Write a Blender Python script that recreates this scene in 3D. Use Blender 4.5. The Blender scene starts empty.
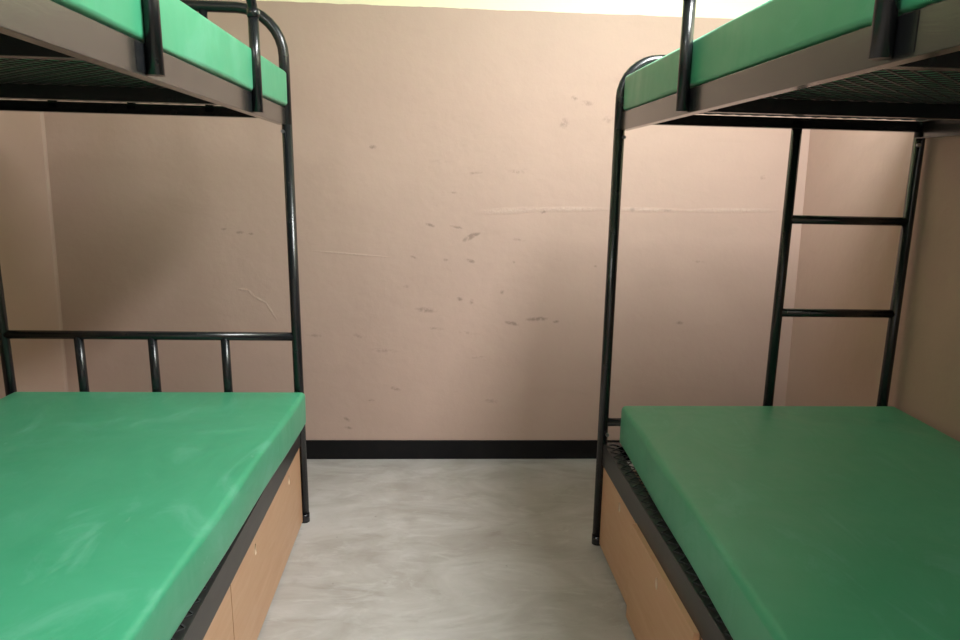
import bpy, math, random
from math import sin, cos, radians, pi
from mathutils import Vector, Matrix
random.seed(7)
SC = bpy.context.scene
COL = SC.collection

# ------------------------------------------------------------------ camera
CAM_H = 1.37
pit, rol, yaw = radians(11.657), radians(1.335), radians(2.801)
F = Vector((sin(yaw)*cos(pit), cos(yaw)*cos(pit), -sin(pit)))
R0 = Vector((cos(yaw), -sin(yaw), 0)); U0 = R0.cross(F)
R = cos(rol)*R0 + sin(rol)*U0; U = -sin(rol)*R0 + cos(rol)*U0
cd = bpy.data.cameras.new('camera'); cam = bpy.data.objects.new('camera', cd); COL.objects.link(cam)
M = Matrix((R, U, -F)).transposed().to_4x4(); M.translation = Vector((0, 0, CAM_H))
cam.matrix_world = M
cd.sensor_width = 36; cd.lens = 690/960*36; cd.clip_start = 0.02
SC.camera = cam

# ------------------------------------------------------------------ light and exposure
SC.view_settings.view_transform = 'Standard'; SC.view_settings.look = 'None'
SC.view_settings.gamma = 1; SC.view_settings.use_curve_mapping = False
SC.view_settings.exposure = 0.0
w = bpy.data.worlds.new('sky'); SC.world = w; w.use_nodes = True
w.node_tree.nodes['Background'].inputs[0].default_value = (0.80, 0.90, 1.0, 1)
w.node_tree.nodes['Background'].inputs[1].default_value = 0.3

def area(name, loc, rot, sx, sy, power, color):
    l = bpy.data.lights.new(name, 'AREA'); l.shape = 'RECTANGLE'; l.size = sx; l.size_y = sy
    l.energy = power; l.color = color
    o = bpy.data.objects.new(name, l); COL.objects.link(o); o.location = loc; o.rotation_euler = rot
    return o
# daylight through the window behind the camera (the room's only window)
WIN = dict(x0=-0.70, x1=0.90, z0=0.95, z1=2.25, y=-2.4)
area('window_daylight', ((WIN['x0']+WIN['x1'])/2, WIN['y']-0.10, (WIN['z0']+WIN['z1'])/2), (radians(90), 0, 0),
     WIN['x1']-WIN['x0'], WIN['z1']-WIN['z0'], 7, (0.96, 0.98, 1.0))
# tube lamp on the ceiling above the right bunk: the room's main light
LAMP = (0.92, 1.40, 2.93)
area('ceiling_tube_or_fill_light', (LAMP[0], LAMP[1], LAMP[2]-0.07), (0, 0, 0), 0.4, 1.3, 118, (0.985, 1.0, 1.0))
# fill lamp, unseen, added to brighten the right bunk's lower mattress
FILL_LAMP = (-0.85, -0.30, 2.93)
area('ceiling_tube_or_fill_light', (FILL_LAMP[0], FILL_LAMP[1], FILL_LAMP[2]-0.07), (0, 0, 0), 0.4, 1.2, 27, (0.985, 1.0, 1.0))

# ------------------------------------------------------------------ materials
def mat(name):
    m = bpy.data.materials.new(name); m.use_nodes = True
    nt = m.node_tree; b = nt.nodes['Principled BSDF']
    return m, nt, b
def N(nt, typ, **kw):
    n = nt.nodes.new(typ)
    for k, v in kw.items():
        if k.startswith('i_'):
            n.inputs[int(k[2:]) if k[2:].isdigit() else k[2:]].default_value = v
        else: setattr(n, k, v)
    return n
def mixc(nt, fac, a, b, mode='MIX'):
    n = nt.nodes.new('ShaderNodeMix'); n.data_type = 'RGBA'; n.blend_type = mode
    for sock, v in ((n.inputs[0], fac), (n.inputs[6], a), (n.inputs[7], b)):
        if isinstance(v, (int, float)): sock.default_value = v
        elif isinstance(v, tuple): sock.default_value = v if len(v) == 4 else v+(1,)
        else: nt.links.new(v, sock)
    return n.outputs[2]
def ramp(nt, src, stops):
    n = nt.nodes.new('ShaderNodeValToRGB'); cr = n.color_ramp
    while len(cr.elements) < len(stops): cr.elements.new(0.5)
    for e, (p, c) in zip(cr.elements, stops):
        e.position = p; e.color = (c, c, c, 1) if isinstance(c, (int, float)) else c+(1,)
    nt.links.new(src, n.inputs[0]); return n.outputs[0]
def noise(nt, vec, scale, detail=4, rough=0.55, dist=0.0, stretch=None):
    if stretch:
        mp = N(nt, 'ShaderNodeMapping'); nt.links.new(vec, mp.inputs[0]); mp.inputs['Scale'].default_value = stretch; vec = mp.outputs[0]
    n = N(nt, 'ShaderNodeTexNoise'); nt.links.new(vec, n.inputs['Vector'])
    n.inputs['Scale'].default_value = scale; n.inputs['Detail'].default_value = detail
    n.inputs['Roughness'].default_value = rough; n.inputs['Distortion'].default_value = dist
    return n.outputs['Fac']
def bump(nt, b, h, strength, dist=0.01):
    n = N(nt, 'ShaderNodeBump'); n.inputs['Strength'].default_value = strength; n.inputs['Distance'].default_value = dist
    nt.links.new(h, n.inputs['Height']); nt.links.new(n.outputs[0], b.inputs['Normal'])
def mathn(nt, op, a, b=None):
    n = N(nt, 'ShaderNodeMath', operation=op)
    for i, v in enumerate((a, b)):
        if v is None: continue
        if isinstance(v, (int, float)): n.inputs[i].default_value = v
        else: nt.links.new(v, n.inputs[i])
    return n.outputs[0]

BEIGE = (0.51, 0.362, 0.298)
CREAM = (0.92, 0.86, 0.60)
def wall_material(name, marks=(), cracks=(), band=2.09):
    m, nt, b = mat(name)
    tc = N(nt, 'ShaderNodeTexCoord').outputs['Object']
    big = noise(nt, tc, 1.6, 5, 0.6)
    c = mixc(nt, ramp(nt, big, [(0.3, 0.0), (0.7, 1.0)]), tuple(v*0.955 for v in BEIGE), tuple(min(1, v*1.03) for v in BEIGE))
    streak = noise(nt, tc, 3.0, 6, 0.65, 0.6, (0.7, 1, 2.6))
    c = mixc(nt, ramp(nt, streak, [(0.58, 0.0), (0.78, 0.22)]), c, (0.40, 0.29, 0.225))
    fine = noise(nt, tc, 14.0, 6, 0.7, 0.4, (0.6, 1, 1.8))
    c = mixc(nt, ramp(nt, fine, [(0.64, 0.0), (0.74, 0.20)]), c, (0.34, 0.25, 0.20))
    edge = noise(nt, tc, 60.0, 4, 0.7)
    acc = None
    for (x, z, rx, rz, rot, k) in marks:
        mp = N(nt, 'ShaderNodeMapping', vector_type='TEXTURE'); nt.links.new(tc, mp.inputs[0])
        mp.inputs['Location'].default_value = (x, 0, z); mp.inputs['Rotation'].default_value = (0, radians(rot), 0)
        mp.inputs['Scale'].default_value = (rx, 1.0, rz)
        g = N(nt, 'ShaderNodeTexGradient', gradient_type='SPHERICAL'); nt.links.new(mp.outputs[0], g.inputs[0])
        v = mathn(nt, 'MULTIPLY', g.outputs['Fac'], k)
        acc = v if acc is None else mathn(nt, 'MAXIMUM', acc, v)
    if acc is not None:
        a2 = mathn(nt, 'MULTIPLY', acc, ramp(nt, edge, [(0.34, 0.15), (0.60, 1.7)]))
        c = mixc(nt, ramp(nt, a2, [(0.14, 0.0), (0.75, 0.62)]), c, (0.20, 0.145, 0.118))
    acc = None
    for (x0, z0, x1, z1, wd) in cracks:                      # pale hairline plaster ridges
        L = math.hypot(x1-x0, z1-z0)
        mp = N(nt, 'ShaderNodeMapping', vector_type='TEXTURE'); nt.links.new(tc, mp.inputs[0])
        mp.inputs['Location'].default_value = ((x0+x1)/2, 0, (z0+z1)/2)
        mp.inputs['Rotation'].default_value = (0, -math.atan2(z1-z0, x1-x0), 0)
        mp.inputs['Scale'].default_value = (L*0.62, 1, wd)
        g = N(nt, 'ShaderNodeTexGradient', gradient_type='SPHERICAL'); nt.links.new(mp.outputs[0], g.inputs[0])
        acc = g.outputs['Fac'] if acc is None else mathn(nt, 'MAXIMUM', acc, g.outputs['Fac'])
    hgt = noise(nt, tc, 5.0, 8, 0.6)
    if acc is not None:
        a3 = mathn(nt, 'MULTIPLY', acc, ramp(nt, edge, [(0.36, 0.2), (0.60, 1.2)]))
        c = mixc(nt, ramp(nt, a3, [(0.10, 0.0), (0.9, 0.38)]), c, (0.60, 0.48, 0.405))
        hgt = mathn(nt, 'ADD', hgt, mathn(nt, 'MULTIPLY', a3, 0.5))
    # two coats of paint: beige dado below, cream above, with a hand-painted line
    sx = N(nt, 'ShaderNodeSeparateXYZ'); nt.links.new(tc, sx.inputs[0])
    z = mathn(nt, 'ADD', sx.outputs[2], mathn(nt, 'MULTIPLY', mathn(nt, 'SUBTRACT', noise(nt, tc, 9.0, 2), 0.5), 0.012))
    step = mathn(nt, 'GREATER_THAN', z, band)
    c = mixc(nt, step, c, CREAM)
    nt.links.new(c, b.inputs['Base Color'])
    b.inputs['Roughness'].default_value = 0.62
    b.inputs['Specular IOR Level'].default_value = 0.35
    bump(nt, b, hgt, 0.25, 0.02)
    return m

MARKS = [  # x, z, radius x, radius z, tilt, strength
    (0.102, 1.098, .050, .016, -30, 1.0), (0.125, 1.110, .035, .012, -15, .9), (-0.084, 1.150, .030, .010, 15, .9),
    (0.04, 1.143, .045, .010, 10, .6), (0.109, .986, .030, .011, 20, .9), (-.010, .990, .016, .011, 0, .7),
    (.060, .805, .020, .012, 20, .9), (.118, .790, .016, .026, -10, .5), (.311, .690, .045, .013, 12, .9),
    (.432, .712, .075, .014, -4, .8), (.525, .700, .022, .010, 0, .8), (-.343, 1.494, .022, .012, 0, .8),
    (-.100, .750, .075, .020, 4, .55), (-.05, .660, .05, .012, 5, .5), (.105, .640, .09, .016, 8, .3), (-.16,1.0,.03,.008,20,.6), (.26,.84,.014,.02,10,.6), (-.36,.30,.02,.008,0,.7), (-.42,.62,.05,.02,30,.35), (.15,.52,.05,.010,-6,.4), (.02,1.30,.03,.008,0,.5),
    (-.245, .360, .04, .014, 15, .5), (-.480, .205, .030, .013, 30, .55), (-.47, .160, .028, .010, 10, .8),
    (.52, 1.62, .03, .035, 30, .5), (.62, 1.71, .05, .018, 0, .5), (.56, 1.73, .022, .016, 0, .6),
    (.72, 1.64, .045, .03, 0, .35), (.12, 1.39, .05, .010, -5, .5), (.31, 1.40, .06, .018, 5, .35),
    (.44, 1.22, .02, .012, 0, .7), (.86, 1.24, .02, .014, 0, .8), (1.02, 1.24, .05, .012, 0, .5), (.70, .97, .014, .01, 0, .5),
    (-.95, 1.10, .03, .010, 0, .6), (-1.02, 1.115, .02, .010, 0, .6), (-.90, 1.095, .02, .008, 0, .6),
    (1.13, .70, .03, .014, 0, .6), (.31, .985, .016, .01, 0, .5), (-.62, .62, .06, .014, 5, .4),
    (-.30, .55, .10, .02, 4, .35), (.22, .30, .07, .02, 5, .35), (.33, 1.09, .05, .012, 6, .4), (-.2, .86, .05, .014, -8, .35),
    (1.47, 1.40, .02, .02, 0, .4), (1.2, 1.0, .06, .012, 4, .35),
]
CRACKS = [(.15, 1.213, .42, 1.232, .018), (.40, 1.230, .72, 1.239, .014), (.72, 1.239, 1.10, 1.240, .013), (1.10, 1.240, 1.55, 1.250, .013),
          (-.965, .838, -.925, .836, .008), (-.925, .836, -.895, .800, .007), (-.90, .805, -.845, .775, .007), (-.845, .775, -.80, .70, .007),
          (-.6, 1.02, -.3, 1.00, .006)]
MAT = {}
MAT['wall_back'] = wall_material('stained_beige_wall_paint', MARKS, CRACKS)
MAT['wall'] = wall_material('beige_wall_paint')

def floor_material():
    m, nt, b = mat('polished_cement')
    tc = N(nt, 'ShaderNodeTexCoord').outputs['Object']
    big = noise(nt, tc, 2.2, 6, 0.62, 1.2, (1.0, 1.7, 1))
    c = mixc(nt, ramp(nt, big, [(0.32, 0.0), (0.68, 1.0)]), (0.32, 0.292, 0.265), (0.46, 0.436, 0.415))
    sw = noise(nt, tc, 7.0, 7, 0.65, 1.8, (0.7, 1.8, 1))
    c = mixc(nt, ramp(nt, sw, [(0.52, 0.0), (0.70, 0.5)]), c, (0.52, 0.50, 0.48))
    dk = noise(nt, tc, 4.0, 6, 0.6, 1.0, (0.8, 2.2, 1))
    c = mixc(nt, ramp(nt, dk, [(0.58, 0.0), (0.72, 0.45)]), c, (0.23, 0.20, 0.172))
    sp = noise(nt, tc, 38.0, 2, 0.5)
    c = mixc(nt, ramp(nt, sp, [(0.74, 0.0), (0.78, 0.6)]), c, (0.2, 0.185, 0.17))
    nt.links.new(c, b.inputs['Base Color'])
    nt.links.new(ramp(nt, sw, [(0.3, 0.30), (0.7, 0.48)]), b.inputs['Roughness'])
    bump(nt, b, sw, 0.12, 0.01)
    return m
MAT['floor'] = floor_material()

def simple(name, col, rough, spec=0.5, metal=0.0, nscale=0, ncol=None, nlo=0.5, nhi=0.7, nmix=0.5, bumps=0.0, stretch=None, coat=0.0):
    m, nt, b = mat(name)
    b.inputs['Base Color'].default_value = col+(1,); b.inputs['Roughness'].default_value = rough
    b.inputs['Specular IOR Level'].default_value = spec; b.inputs['Metallic'].default_value = metal
    b.inputs['Coat Weight'].default_value = coat; b.inputs['Coat Roughness'].default_value = 0.12
    if nscale:
        tc = N(nt, 'ShaderNodeTexCoord').outputs['Object']
        n = noise(nt, tc, nscale, 6, 0.6, 0.5, stretch)
        nt.links.new(mixc(nt, ramp(nt, n, [(nlo, 0.0), (nhi, nmix)]), col, ncol), b.inputs['Base Color'])
        if bumps: bump(nt, b, n, bumps, 0.006)
    return m
MAT['ceiling'] = simple('white_ceiling_paint', (0.55, 0.53, 0.50), 0.8, 0.3, nscale=2.0, ncol=(0.48, 0.46, 0.43))
MAT['skirting'] = simple('black_skirting_paint', (0.004, 0.004, 0.005), 0.45, 0.25, nscale=9, ncol=(0.010, 0.009, 0.009), bumps=0.3)
MAT['tube'] = simple('black_gloss_enamel', (0.010, 0.011, 0.013), 0.26, 0.55, nscale=22, ncol=(0.030, 0.030, 0.032), nlo=.55, nhi=.75, bumps=0.15)
MAT['rail'] = simple('grey_black_enamel_rail', (0.026, 0.024, 0.022), 0.22, 0.9, nscale=12, ncol=(0.055, 0.047, 0.042), nlo=.45, nhi=.7, nmix=.6, bumps=0.08, coat=0.25, stretch=(1, 0.5, 2))
MAT['rail_low'] = simple('grey_black_enamel_rail_shaded', (0.018, 0.017, 0.017), 0.32, 0.55, nscale=12, ncol=(0.040, 0.037, 0.035), nlo=.5, nhi=.72, nmix=.6, bumps=0.08, stretch=(1, 0.5, 2))  # same paint as the upper rails; their dimmer light is put into the colour
MAT['raw'] = simple('pale_raw_wood_edge', (0.78, 0.62, 0.44), 0.7, 0.3, nscale=40, ncol=(0.6, 0.45, 0.3))
MAT['mesh'] = simple('dark_wire_mesh_enamel', (0.035, 0.035, 0.037), 0.35, 0.6, nscale=30, ncol=(0.07, 0.07, 0.07))
MAT['bolt'] = simple('worn_bolt_steel', (0.25, 0.25, 0.26), 0.3, 0.5, metal=0.8)
MAT['drawer_box'] = simple('raw_plywood_inside', (0.60, 0.42, 0.27), 0.6, 0.3, nscale=8, ncol=(0.50, 0.33, 0.20), stretch=(1, 1, 5))
MAT['white'] = simple('white_painted_metal', (0.8, 0.8, 0.78), 0.4)

def plywood():
    m, nt, b = mat('varnished_plywood')
    tc = N(nt, 'ShaderNodeTexCoord').outputs['Object']
    n = noise(nt, tc, 5.0, 6, 0.6, 0.8, (1, 0.8, 7))
    c = mixc(nt, ramp(nt, n, [(0.35, 0.0), (0.68, 1.0)]), (0.53, 0.300, 0.165), (0.58, 0.355, 0.210))
    n2 = noise(nt, tc, 2.2, 4, 0.6)
    c = mixc(nt, ramp(nt, n2, [(0.55, 0.0), (0.75, 0.35)]), c, (0.62, 0.44, 0.30))
    nt.links.new(c, b.inputs['Base Color']); b.inputs['Roughness'].default_value = 0.42
    return m
MAT['ply'] = plywood()

def vinyl(name, seed):
    m, nt, b = mat(name)
    tco = N(nt, 'ShaderNodeTexCoord').outputs['Object']
    mp = N(nt, 'ShaderNodeMapping'); nt.links.new(tco, mp.inputs[0]); mp.inputs['Location'].default_value = (seed*3.1, seed*1.7, 0)
    tc = mp.outputs[0]
    n = noise(nt, tc, 2.4, 6, 0.6, 0.8)
    c = mixc(nt, ramp(nt, n, [(0.32, 0.0), (0.68, 1.0)]), (0.036, 0.300, 0.150), (0.052, 0.338, 0.180))
    sm = noise(nt, tc, 3.2, 7, 0.68, 1.6, (1.8, 0.9, 1))           # pale dusty wipe marks
    c = mixc(nt, ramp(nt, sm, [(0.54, 0.0), (0.74, 0.32)]), c, (0.22, 0.52, 0.39))
    sp = noise(nt, tc, 6.5, 5, 0.7, 0.3)
    c = mixc(nt, ramp(nt, sp, [(0.69, 0.0), (0.78, 0.55)]), c, (0.36, 0.55, 0.42))
    nt.links.new(c, b.inputs['Base Color'])
    nt.links.new(ramp(nt, sm, [(0.3, 0.36), (0.7, 0.52)]), b.inputs['Roughness'])
    b.inputs['Specular IOR Level'].default_value = 0.55
    b.inputs['Sheen Weight'].default_value = 0.10; b.inputs['Sheen Roughness'].default_value = 0.45; b.inputs['Sheen Tint'].default_value = (0.92, 1.0, 1.0, 1)
    bump(nt, b, noise(nt, tc, 1.8, 3, 0.5, 0.4, (1, 1.6, 1)), 0.35, 0.03)
    return m

# ------------------------------------------------------------------ mesh helpers
class MB:
    def __init__(s): s.v = []; s.f = []; s.sm = []
    def add(s, vs, fs, smooth=False):
        o = len(s.v); s.v += [tuple(v) for v in vs]; s.f += [tuple(o+i for i in f) for f in fs]; s.sm += [smooth]*len(fs); return s
    def box(s, x0, x1, y0, y1, z0, z1):
        vs = [(x, y, z) for z in (z0, z1) for y in (y0, y1) for x in (x0, x1)]
        return s.add(vs, [(0, 2, 3, 1), (4, 5, 7, 6), (0, 1, 5, 4), (2, 6, 7, 3), (0, 4, 6, 2), (1, 3, 7, 5)])
    def tube(s, pts, r, n=16, caps=True):
        pts = [Vector(p) for p in pts]
        def tang(i):
            a = pts[max(i-1, 0)]; b = pts[min(i+1, len(pts)-1)]
            if 0 < i < len(pts)-1: return ((pts[i]-pts[i-1]).normalized()+(pts[i+1]-pts[i]).normalized()).normalized()
            return (b-a).normalized()
        t0 = tang(0); u = Vector((0, 0, 1)) if abs(t0.z) < .9 else Vector((1, 0, 0))
        u = (u-t0*u.dot(t0)).normalized(); vs = []; fs = []
        for i, p in enumerate(pts):
            t = tang(i); u = (u-t*u.dot(t)).normalized(); w_ = t.cross(u)
            k = 1.0
            if 0 < i < len(pts)-1:
                cs = (pts[i]-pts[i-1]).normalized().dot(t); k = 1/max(cs, .6)
            for j in range(n):
                a = 2*pi*j/n; vs.append(p+u*(cos(a)*r)+w_*(sin(a)*r))
        for i in range(len(pts)-1):
            for j in range(n):
                fs.append((i*n+j, i*n+(j+1) % n, (i+1)*n+(j+1) % n, (i+1)*n+j))
        s.add(vs, fs, True)
        if caps:
            o = len(s.v)-len(vs)
            s.f.append(tuple(o+j for j in reversed(range(n)))); s.sm.append(False)
            e = o+(len(pts)-1)*n
            s.f.append(tuple(e+j for j in range(n))); s.sm.append(False)
        return s
    def prism(s, prof, axis, a0, a1):
        """closed profile (list of 2d) swept along axis 'x' or 'y' from a0 to a1"""
        n = len(prof); vs = []
        for a in (a0, a1):
            for (p, q) in prof: vs.append((p, a, q) if axis == 'y' else (a, p, q))
        fs = [(j, (j+1) % n, n+(j+1) % n, n+j) for j in range(n)]
        fs += [tuple(reversed(range(n))), tuple(range(n, 2*n))]
        return s.add(vs, fs)
    def xf(s, fn): s.v = [fn(*v) for v in s.v]; return s
    def build(s, name, material, parent=None, bevel=0.0, seg=2):
        me = bpy.data.meshes.new(name); me.from_pydata(s.v, [], s.f)
        me.polygons.foreach_set('use_smooth', s.sm)
        import bmesh
        bm = bmesh.new(); bm.from_mesh(me); bmesh.ops.recalc_face_normals(bm, faces=bm.faces); bm.to_mesh(me); bm.free()
        o = bpy.data.objects.new(name, me); COL.objects.link(o); me.materials.append(material)
        if parent: o.parent = parent
        if bevel:
            bv = o.modifiers.new('bevel', 'BEVEL'); bv.width = bevel; bv.segments = seg; bv.limit_method = 'ANGLE'; bv.angle_limit = radians(40)
        return o
def arc(cx, cy, r, a0, a1, n=8):
    return [(cx+r*cos(radians(a0+(a1-a0)*i/n)), cy+r*sin(radians(a0+(a1-a0)*i/n))) for i in range(n+1)]
def struct(o, label=None, cat=None):
    o['kind'] = 'structure'
    if label: o['label'] = label
    if cat: o['category'] = cat
    return o
def tag(o, label, cat, group=None):
    o['label'] = label; o['category'] = cat
    if group: o['group'] = group
    return o

# ------------------------------------------------------------------ the room
YB, TW = 3.2205, radians(0.7526)          # back wall distance and turn
XL, XR, YF, ZC = -1.779, 1.688, WIN['y'], 3.0
f = MB().box(XL-.25, XR+.25, YF-.2, YB+.25, -.1, 0).build('floor', MAT['floor']); struct(f, 'grey polished cement floor with cloudy smears', 'floor')
c = MB().box(XL-.3, XR+.3, YF-.2, YB+.3, ZC, ZC+.1).build('ceiling', MAT['ceiling']); struct(c, 'plain white ceiling above the bunks', 'ceiling')
wb = MB().box(XL-.3, XR+.3, 0, .15, -.05, ZC).build('wall_back', MAT['wall_back']); wb.location = (0, YB, 0); wb.rotation_euler = (0, 0, TW)
struct(wb, 'scuffed beige back wall with a cream painted band at the top', 'wall')
def side_wall(name, x, lean, sgn, label):
    mb = MB().box(0, .15*1, YF-.15, YB+.12, 0, ZC)
    if sgn < 0: mb.xf(lambda a, b, c_: (-a, b, c_))
    mb.xf(lambda a, b, c_: (a+lean*(c_-1), b, c_))
    o = mb.build(name, MAT['wall']); o.location = (x, 0, 0); return struct(o, label, 'wall')
side_wall('wall_left', XL, 0.0126, -1, 'beige left wall behind the left bunk')
side_wall('wall_right', XR, -0.0260, 1, 'beige right wall beside the ladder')
W_ = WIN
wf = MB()
wf.box(XL-.2, W_['x0'], -.15, 0, 0, ZC).box(W_['x1'], XR+.2, -.15, 0, 0, ZC)
wf.box(W_['x0'], W_['x1'], -.15, 0, 0, W_['z0']).box(W_['x0'], W_['x1'], -.15, 0, W_['z1'], ZC)
wfo = wf.build('wall_front', MAT['wall']); wfo.location = (0, YF, 0); struct(wfo, 'beige wall with the window, opposite the back wall', 'wall')
bbk = MB().box(XL, XR-.0, -.008, .004, 0, .097).build('baseboard_back', MAT['skirting'], bevel=.003); bbk.location = (0, YB, 0); bbk.rotation_euler = (0, 0, TW)
struct(bbk, 'black painted skirting along the back wall', 'baseboard')
for nm, x, sg, ln in (('baseboard_left', XL, 1, .0126), ('baseboard_right', XR, -1, -.0344)):
    mb = MB().box(-.004, .008, YF, YB-.03, 0, .097).xf(lambda a, b, c_: (a*sg+ln*(c_-1), b, c_))
    o = mb.build(nm, MAT['skirting'], bevel=.002); o.location = (x, 0, 0); struct(o, 'black painted skirting along the %s wall' % nm.split('_')[1], 'baseboard')
tr = MB().prism([(0, 0), (.011, 0), (.004, -.004), (0, -.011)], 'y', 0, 1).xf(lambda x, y, z: (XL+.0126*(y*ZC-1)+x, YB-.0233+z, y*ZC)).build('trim_1', MAT['wall']); struct(tr, 'plaster fillet in the corner of the left and back walls', 'trim')
# window frame behind the camera
wn = MB()
x0, x1, z0, z1 = W_['x0'], W_['x1'], W_['z0'], W_['z1']
for a, b_ in ((x0, x0+.04), (x1-.04, x1), ((x0+x1)/2-.02, (x0+x1)/2+.02)): wn.box(a, b_, -.07, -.03, z0, z1)
wn.box(x0, x1, -.07, -.03, z0, z0+.04).box(x0, x1, -.07, -.03, z1-.04, z1)
wno = wn.build('window_1', MAT['white']); wno.location = (0, YF, 0); struct(wno, 'white framed window opposite the back wall', 'window')
# ceiling tube lamp over the right bunk, and the added fill lamp
m, nt, b = mat('lit_tube'); b.inputs['Emission Color'].default_value = (1, .97, .92, 1); b.inputs['Emission Strength'].default_value = 3; MAT['lit'] = m
for loc, lab in ((LAMP, 'white twin-tube lamp on the ceiling above the right bunk'), (FILL_LAMP, 'added unseen white twin-tube fill lamp on the ceiling, left of the aisle')):
    lm = bpy.data.objects.new('ceiling_lamp', None); COL.objects.link(lm); lm.location = loc
    tag(lm, lab, 'lamp', 'ceiling tube lamps')
    MB().box(-.20, .20, -.68, .68, -.02, .07).build('lamp_housing', MAT['white'], lm, bevel=.01)
    for x in (-.09, .09): MB().tube([(x, -.6, -.036), (x, .6, -.036)], .014).build('lamp_tube', MAT['lit'], lm)

# ------------------------------------------------------------------ bunk beds
BW, BL, PR = 1.068, 1.95, 0.0185
ZB, ZT = 1.537, 1.596            # upper rail
LB, LT = 0.330, 0.414            # lower rail
def mesh_strands(z):
    """expanded metal deck: zigzag strands lying on the rails"""
    mb = MB(); lw, sw = 0.052, 0.024; wd = 0.0026; th = 0.0014
    nx = int((BW-.012)/lw); ny = int((BL-.05)/sw); x0 = .006; y0 = .025; lw = (BW-.012)/nx; sw = (BL-.05)/ny
    for j in range(ny):
        yb = y0+j*sw; sgn = 1 if j % 2 == 0 else -1
        vs = []; fs = []
        for i in range(2*nx+1):
            x = x0+i*lw/2; hi = (i % 2 == 0) if sgn > 0 else (i % 2 == 1)
            y = yb+(sw*.93 if hi else sw*.07)
            for (dy, dz) in ((-wd, -th), (wd, -th), (wd, th), (-wd, th)): vs.append((x, y+dy, z+dz))
        for i in range(2*nx):
            a = i*4; b_ = a+4
            for k in range(4): fs.append((a+k, a+(k+1) % 4, b_+(k+1) % 4, b_+k))
        mb.add(vs, fs)
    return mb
def channel(axis, a0, a1, face, z0, z1, inward, fl=.030, t=.004):
    """C-section rail: upright web at 'face', two flanges turned inward (+1/-1)"""
    d = inward
    prof = [(face, z0), (face+d*fl, z0), (face+d*fl, z0+t), (face+d*t, z0+t), (face+d*t, z1-t), (face+d*fl, z1-t), (face+d*fl, z1), (face, z1)]
    return MB().prism(prof, axis, a0, a1)

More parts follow.
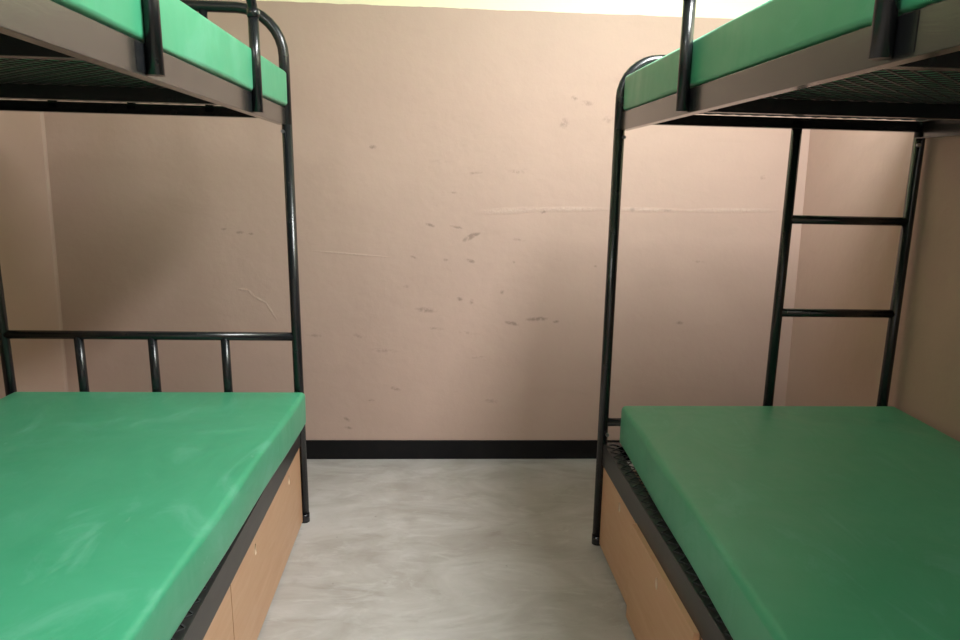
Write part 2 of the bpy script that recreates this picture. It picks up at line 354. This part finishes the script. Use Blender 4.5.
def bunk(root_loc, turn, s, lean, label, head_far, guard_y, fronts):
    """s=-1: bed extends to the left of its aisle post, +1: to the right. Local x runs outward, y toward the camera."""
    root = bpy.data.objects.new('bunk_bed', None); COL.objects.link(root)
    root.location = root_loc; root.rotation_euler = (0, 0, turn)
    tag(root, label, 'bunk bed', 'bunk beds')
    def T(x, y, z): return (s*(x+lean*(z-.8)), -y, z)
    def put(mb, name, material, parent=root, bevel=0.0): return mb.xf(T).build(name, MAT[material], parent, bevel)
    tube = lambda pts, r=PR, n=16: MB().tube(pts, r, n)
    # four posts, with coupling bolts
    posts = {}
    for (x, y) in ((0, 0), (BW, 0), (0, BL), (BW, BL)):
        po = put(tube([(x, y, 0.0), (x, y, ZB+.004)]), 'post', 'tube'); posts[(x, y)] = po
        yd = 1 if y == 0 else -1
        for z in (ZB-.022, LT+.035):
            bx = x+(.012 if x == 0 else -.012)
            put(tube([(bx, y+yd*.010, z), (bx, y+yd*.024, z)], .0065, 8), 'bolt', 'bolt', po)
        put(MB().tube([(x, y, 0), (x, y, .035)], PR+.0015), 'foot_cap', 'tube', po)
    # upper end frames (bent tube loops)
    def loop(y, ztop, r):
        pts = [(0, y, ZB+.003)]+[(p[0], y, p[1]) for p in arc(r, ztop-r, r, 180, 90)]+[(p[0], y, p[1]) for p in arc(BW-r, ztop-r, r, 90, 0)]+[(BW, y, ZB+.003)]
        return tube(pts)
    yh, yf = (0, BL) if head_far else (BL, 0)
    hf = put(loop(yh, 1.925, .155), 'head_frame', 'tube')
    for k in (1, 2, 3):
        put(tube([(BW*k/4, yh, ZT-.02), (BW*k/4, yh, 1.922)], .0145, 12), 'spindle', 'tube', hf)
    put(loop(yf, 1.768, .125), 'foot_frame', 'tube')
    # lower headboard and foot tube
    hb = put(tube([(0, yh, .762), (BW, yh, .762)], .0165), 'headboard_rail', 'tube')
    for k in (1, 2, 3):
        put(tube([(BW*k/4, yh, LT-.03), (BW*k/4, yh, .762)], .0165, 12), 'spindle', 'tube', hb)
    put(tube([(0, yf, .492), (BW, yf, .492)], .015), 'foot_rail', 'tube')
    # ladder at the foot end: an inner upright and rungs to the outer post
    lx = .622
    la = put(tube([(lx, yf, LB+.02), (lx, yf, ZT-.012)], .0175), 'ladder_upright', 'tube')
    for z in (1.250, .913):
        put(tube([(lx, yf, z), (BW, yf, z)], .0155), 'rung', 'tube', la)
    # side rails, end rails, cross bars
    g = PR-.003
    for (z0, z1, rm) in ((ZB, ZT, 'rail'), (LB, LT, 'rail_low')):
        put(channel('y', g, BL-g, 0.0, z0, z1, 1, .026 if z0 > 1 else .044), 'side_rail', rm, bevel=.0012)
        put(channel('y', g, BL-g, BW, z0, z1, -1, .026 if z0 > 1 else .044), 'side_rail', rm, bevel=.0012)
        put(channel('x', g, BW-g, -.0, z0+.022, z1-.002, 1), 'end_rail', 'tube', bevel=.001)
        put(channel('x', g, BW-g, BL, z0+.022, z1-.002, -1), 'end_rail', 'tube', bevel=.001)
        for yc in (.52, 1.29):
            put(channel('x', .005, BW-.005, yc+.015, z0+.018, z1-.003, -1, .03), 'cross_bar', 'tube', bevel=.001)
        dm = mesh_strands(z1+.0016).xf(T).build('wire_mesh', MAT['mesh'], root)
    # guard rail on the aisle side: bent tube on two uprights
    ya, yb = guard_y; gx = -.0150; zt = 1.862; r = .055
    pts = [(gx, ya, 1.80)]+[(gx, p[0], p[1]) for p in arc(ya+r, zt-r, r, 180, 90)]+[(gx, p[0], p[1]) for p in arc(yb-r, zt-r, r, 90, 0)]+[(gx, yb, 1.80)]
    gr = put(tube(pts, .0140), 'guard_rail', 'tube')
    for y in (ya, yb):
        up = put(tube([(gx, y, ZB+.004), (gx, y, 1.815)], .0150), 'guard_upright', 'tube', gr)
    for y in (ya, yb):
        put(tube([(gx, y, 1.800), (gx, y, 1.822)], .0168), 'collar', 'tube', gr)
        put(tube([(gx-.012, y+.006, 1.812), (gx-.020, y+.008, 1.812)], .005, 8), 'bolt', 'bolt', gr)
        put(MB().box(-.0012, .0, y-.012, y+.048, ZB+.006, ZT-.002), 'reflection_plate', 'tube', gr)  # thin dark plate drawing the upright's reflection on the rail face
    # sliding plywood fronts with drawer boxes under the lower deck
    for (y0, y1, holes, out) in fronts:
        xf_ = .004-out; z0, z1 = .012, LB-.003
        if out: z1 = LB+.004
        th = .015; zc = z1-.045; ry, rz = .0095, .018; n = 48
        vs = []; fs = []; hole_faces = []
        cuts = [y0]+[(a+b)/2 for a, b in zip(holes, holes[1:])]+[y1]
        for yc, c0, c1 in zip(holes, cuts, cuts[1:]):
            outer = []; inner = []; o = len(vs)
            for i in range(n):
                a = 2*pi*i/n; ca, sa = cos(a), sin(a)
                inner.append((yc+ry*ca, zc+rz*sa))
                hy = (c1-yc) if ca > 0 else (yc-c0); hz = (z1-zc) if sa > 0 else (zc-z0)
                t_ = min(hy/abs(ca) if abs(ca) > 1e-6 else 1e9, hz/abs(sa) if abs(sa) > 1e-6 else 1e9)
                outer.append([yc+t_*ca, zc+t_*sa])
            for cy, cz in ((c0, z0), (c0, z1), (c1, z0), (c1, z1)):
                q = min(outer, key=lambda p: (p[0]-cy)**2+(p[1]-cz)**2); q[0], q[1] = cy, cz
            vs += [(xf_, *p) for p in outer]+[(xf_, *p) for p in inner]+[(xf_+th, *p) for p in outer]+[(xf_+th, *p) for p in inner]
            for i in range(n):
                j = (i+1) % n
                fs += [(o+i, o+j, o+n+j, o+n+i), (o+2*n+i, o+3*n+i, o+3*n+j, o+2*n+j), (o+i, o+2*n+i, o+2*n+j, o+j)]
                hole_faces.append(len(fs)); fs.append((o+n+i, o+n+j, o+3*n+j, o+3*n+i))
        mb = MB(); mb.add(vs, fs)
        d = put(mb, 'drawer', 'ply'); d.data.materials.append(MAT['raw'])
        for k in hole_faces: d.data.polygons[k].material_index = 1
        bx = MB(); xa, xb = xf_+th, .56; t = .010; h0, h1 = z0+.012, LB-.014
        bx.box(xa, xb, y0+.012, y0+.012+t, h0, h1).box(xa, xb, y1-.012-t, y1-.012, h0, h1).box(xb-t, xb, y0+.012+t, y1-.012-t, h0, h1).box(xa, xb-t, y0+.012+t, y1-.012-t, h0, h0+t)
        put(bx, 'drawer_box', 'drawer_box', d)
    return root

TL, TR_ = radians(1.0914), radians(0.9568)
LP = Vector((-.5708, 2.5846, 0)); RP = Vector((.5828, 2.4085, 0))
bedL = bunk(LP, TL, -1, .0131, 'black tubular steel bunk bed on the left, with spindled headboard beside the back wall', True, (.470, 1.220), [(.024, .946, (.226, .702), 0), (.950, 1.926, (1.19, 1.66), 0)])
bedR = bunk(RP, TR_, 1, -.007, 'black tubular steel bunk bed on the right, with ladder rungs beside the back wall', False, (.655, 1.437), [(.024, .466, (.262,), 0), (.470, .994, (.722,), .018), (.998, 1.46, (1.21,), 0), (1.464, 1.926, (1.68,), 0)])

# ------------------------------------------------------------------ mattresses
def mattress(name, root, s, lean, x0, x1, y0, y1, z0, z1, rot, seed, label, material):
    """soft foam slab in green vinyl, rounded edges, slightly uneven"""
    nx, ny, r = 28, 48, (.018 if z0 < 1 else .012)
    rnd = random.Random(seed)
    ph = [(rnd.uniform(2, 5), rnd.uniform(2, 5), rnd.uniform(0, 6.3)) for _ in range(5)]
    W, L, H = x1-x0, y1-y0, z1-z0
    import bmesh
    bm = bmesh.new()
    bmesh.ops.create_cube(bm, size=1.0)
    bmesh.ops.scale(bm, vec=(W, L, H), verts=bm.verts)
    bmesh.ops.bevel(bm, geom=bm.edges[:], offset=r, segments=5, profile=.5, affect='EDGES')
    for axis, n in ((0, nx), (1, ny)):
        for i in range(1, n):
            h = (-.5+i/n)*(W if axis == 0 else L)
            co = [0, 0, 0]; co[axis] = h; no = [0, 0, 0]; no[axis] = 1
            bmesh.ops.bisect_plane(bm, geom=bm.verts[:]+bm.edges[:]+bm.faces[:], plane_co=co, plane_no=no)
    for v in bm.verts:
        u, w_ = v.co.x, v.co.y
        if v.co.z > 0:
            k = sum(sin(a*u*2.2+b*w_*1.6+p) for a, b, p in ph)/5
            e = min(1, min(W/2-abs(u), L/2-abs(w_))/.15); e = max(0, e)
            v.co.z += e*(.004+.0035*k)
        if z0 < 1 and v.co.z < -H/2+r*.6: v.co.x *= 1-.022/W; v.co.y *= 1-.022/L
        # sides: faint ripples
        if abs(abs(u)-W/2) < r*.5 and abs(v.co.z) < H/2-r*.5: v.co.x += .0015*sin(9*w_+ph[0][2])
    me = bpy.data.meshes.new(name)
    cx, cy, cz = (x0+x1)/2, (y0+y1)/2, (z0+z1)/2
    o = bpy.data.objects.new(name, me); COL.objects.link(o)
    for v in bm.verts:
        # the slab lies slightly askew on its deck
        a = radians(rot); px, py = v.co.x+cx-x0, v.co.y+cy-y0
        X = x0+px-py*math.tan(a); Y = y0+py
        v.co = (s*(X+lean*(cz-.8))-s*cx, -(Y-cy), v.co.z+H/2)
    if s > 0: bmesh.ops.reverse_faces(bm, faces=bm.faces[:])
    bmesh.ops.recalc_face_normals(bm, faces=bm.faces[:])
    bm.to_mesh(me); bm.free()
    for p in me.polygons: p.use_smooth = True
    me.materials.append(material)
    Rm = Matrix.Rotation(root.rotation_euler.z, 4, 'Z')
    o.location = root.location+Rm@Vector((s*cx, -cy, z0)); o.rotation_euler = (0, 0, root.rotation_euler.z)
    return tag(o, label, 'mattress', 'green vinyl mattresses')
ZM = LT+.0032; ZU = ZT+.0032
mattress('mattress', bedL, -1, .0131, -.031, 1.045, .022, 1.925, ZM, .552, -1.9, 1, 'green vinyl mattress on the lower deck of the left bunk', vinyl('green_vinyl', 1))
mattress('mattress', bedL, -1, .0131, -.012, 1.05, .030, 1.925, ZU, 1.718, -.4, 2, 'green vinyl mattress on the upper deck of the left bunk', vinyl('green_vinyl', 2))
mattress('mattress', bedR, 1, -.007, .054, 1.098, .026, 1.93, ZM, .569, 2.4, 3, 'green vinyl mattress on the lower deck of the right bunk', vinyl('green_vinyl', 3))
mattress('mattress', bedR, 1, -.007, .000, 1.030, .026, 1.93, ZU, 1.712, .0, 4, 'green vinyl mattress on the upper deck of the right bunk', vinyl('green_vinyl', 4))
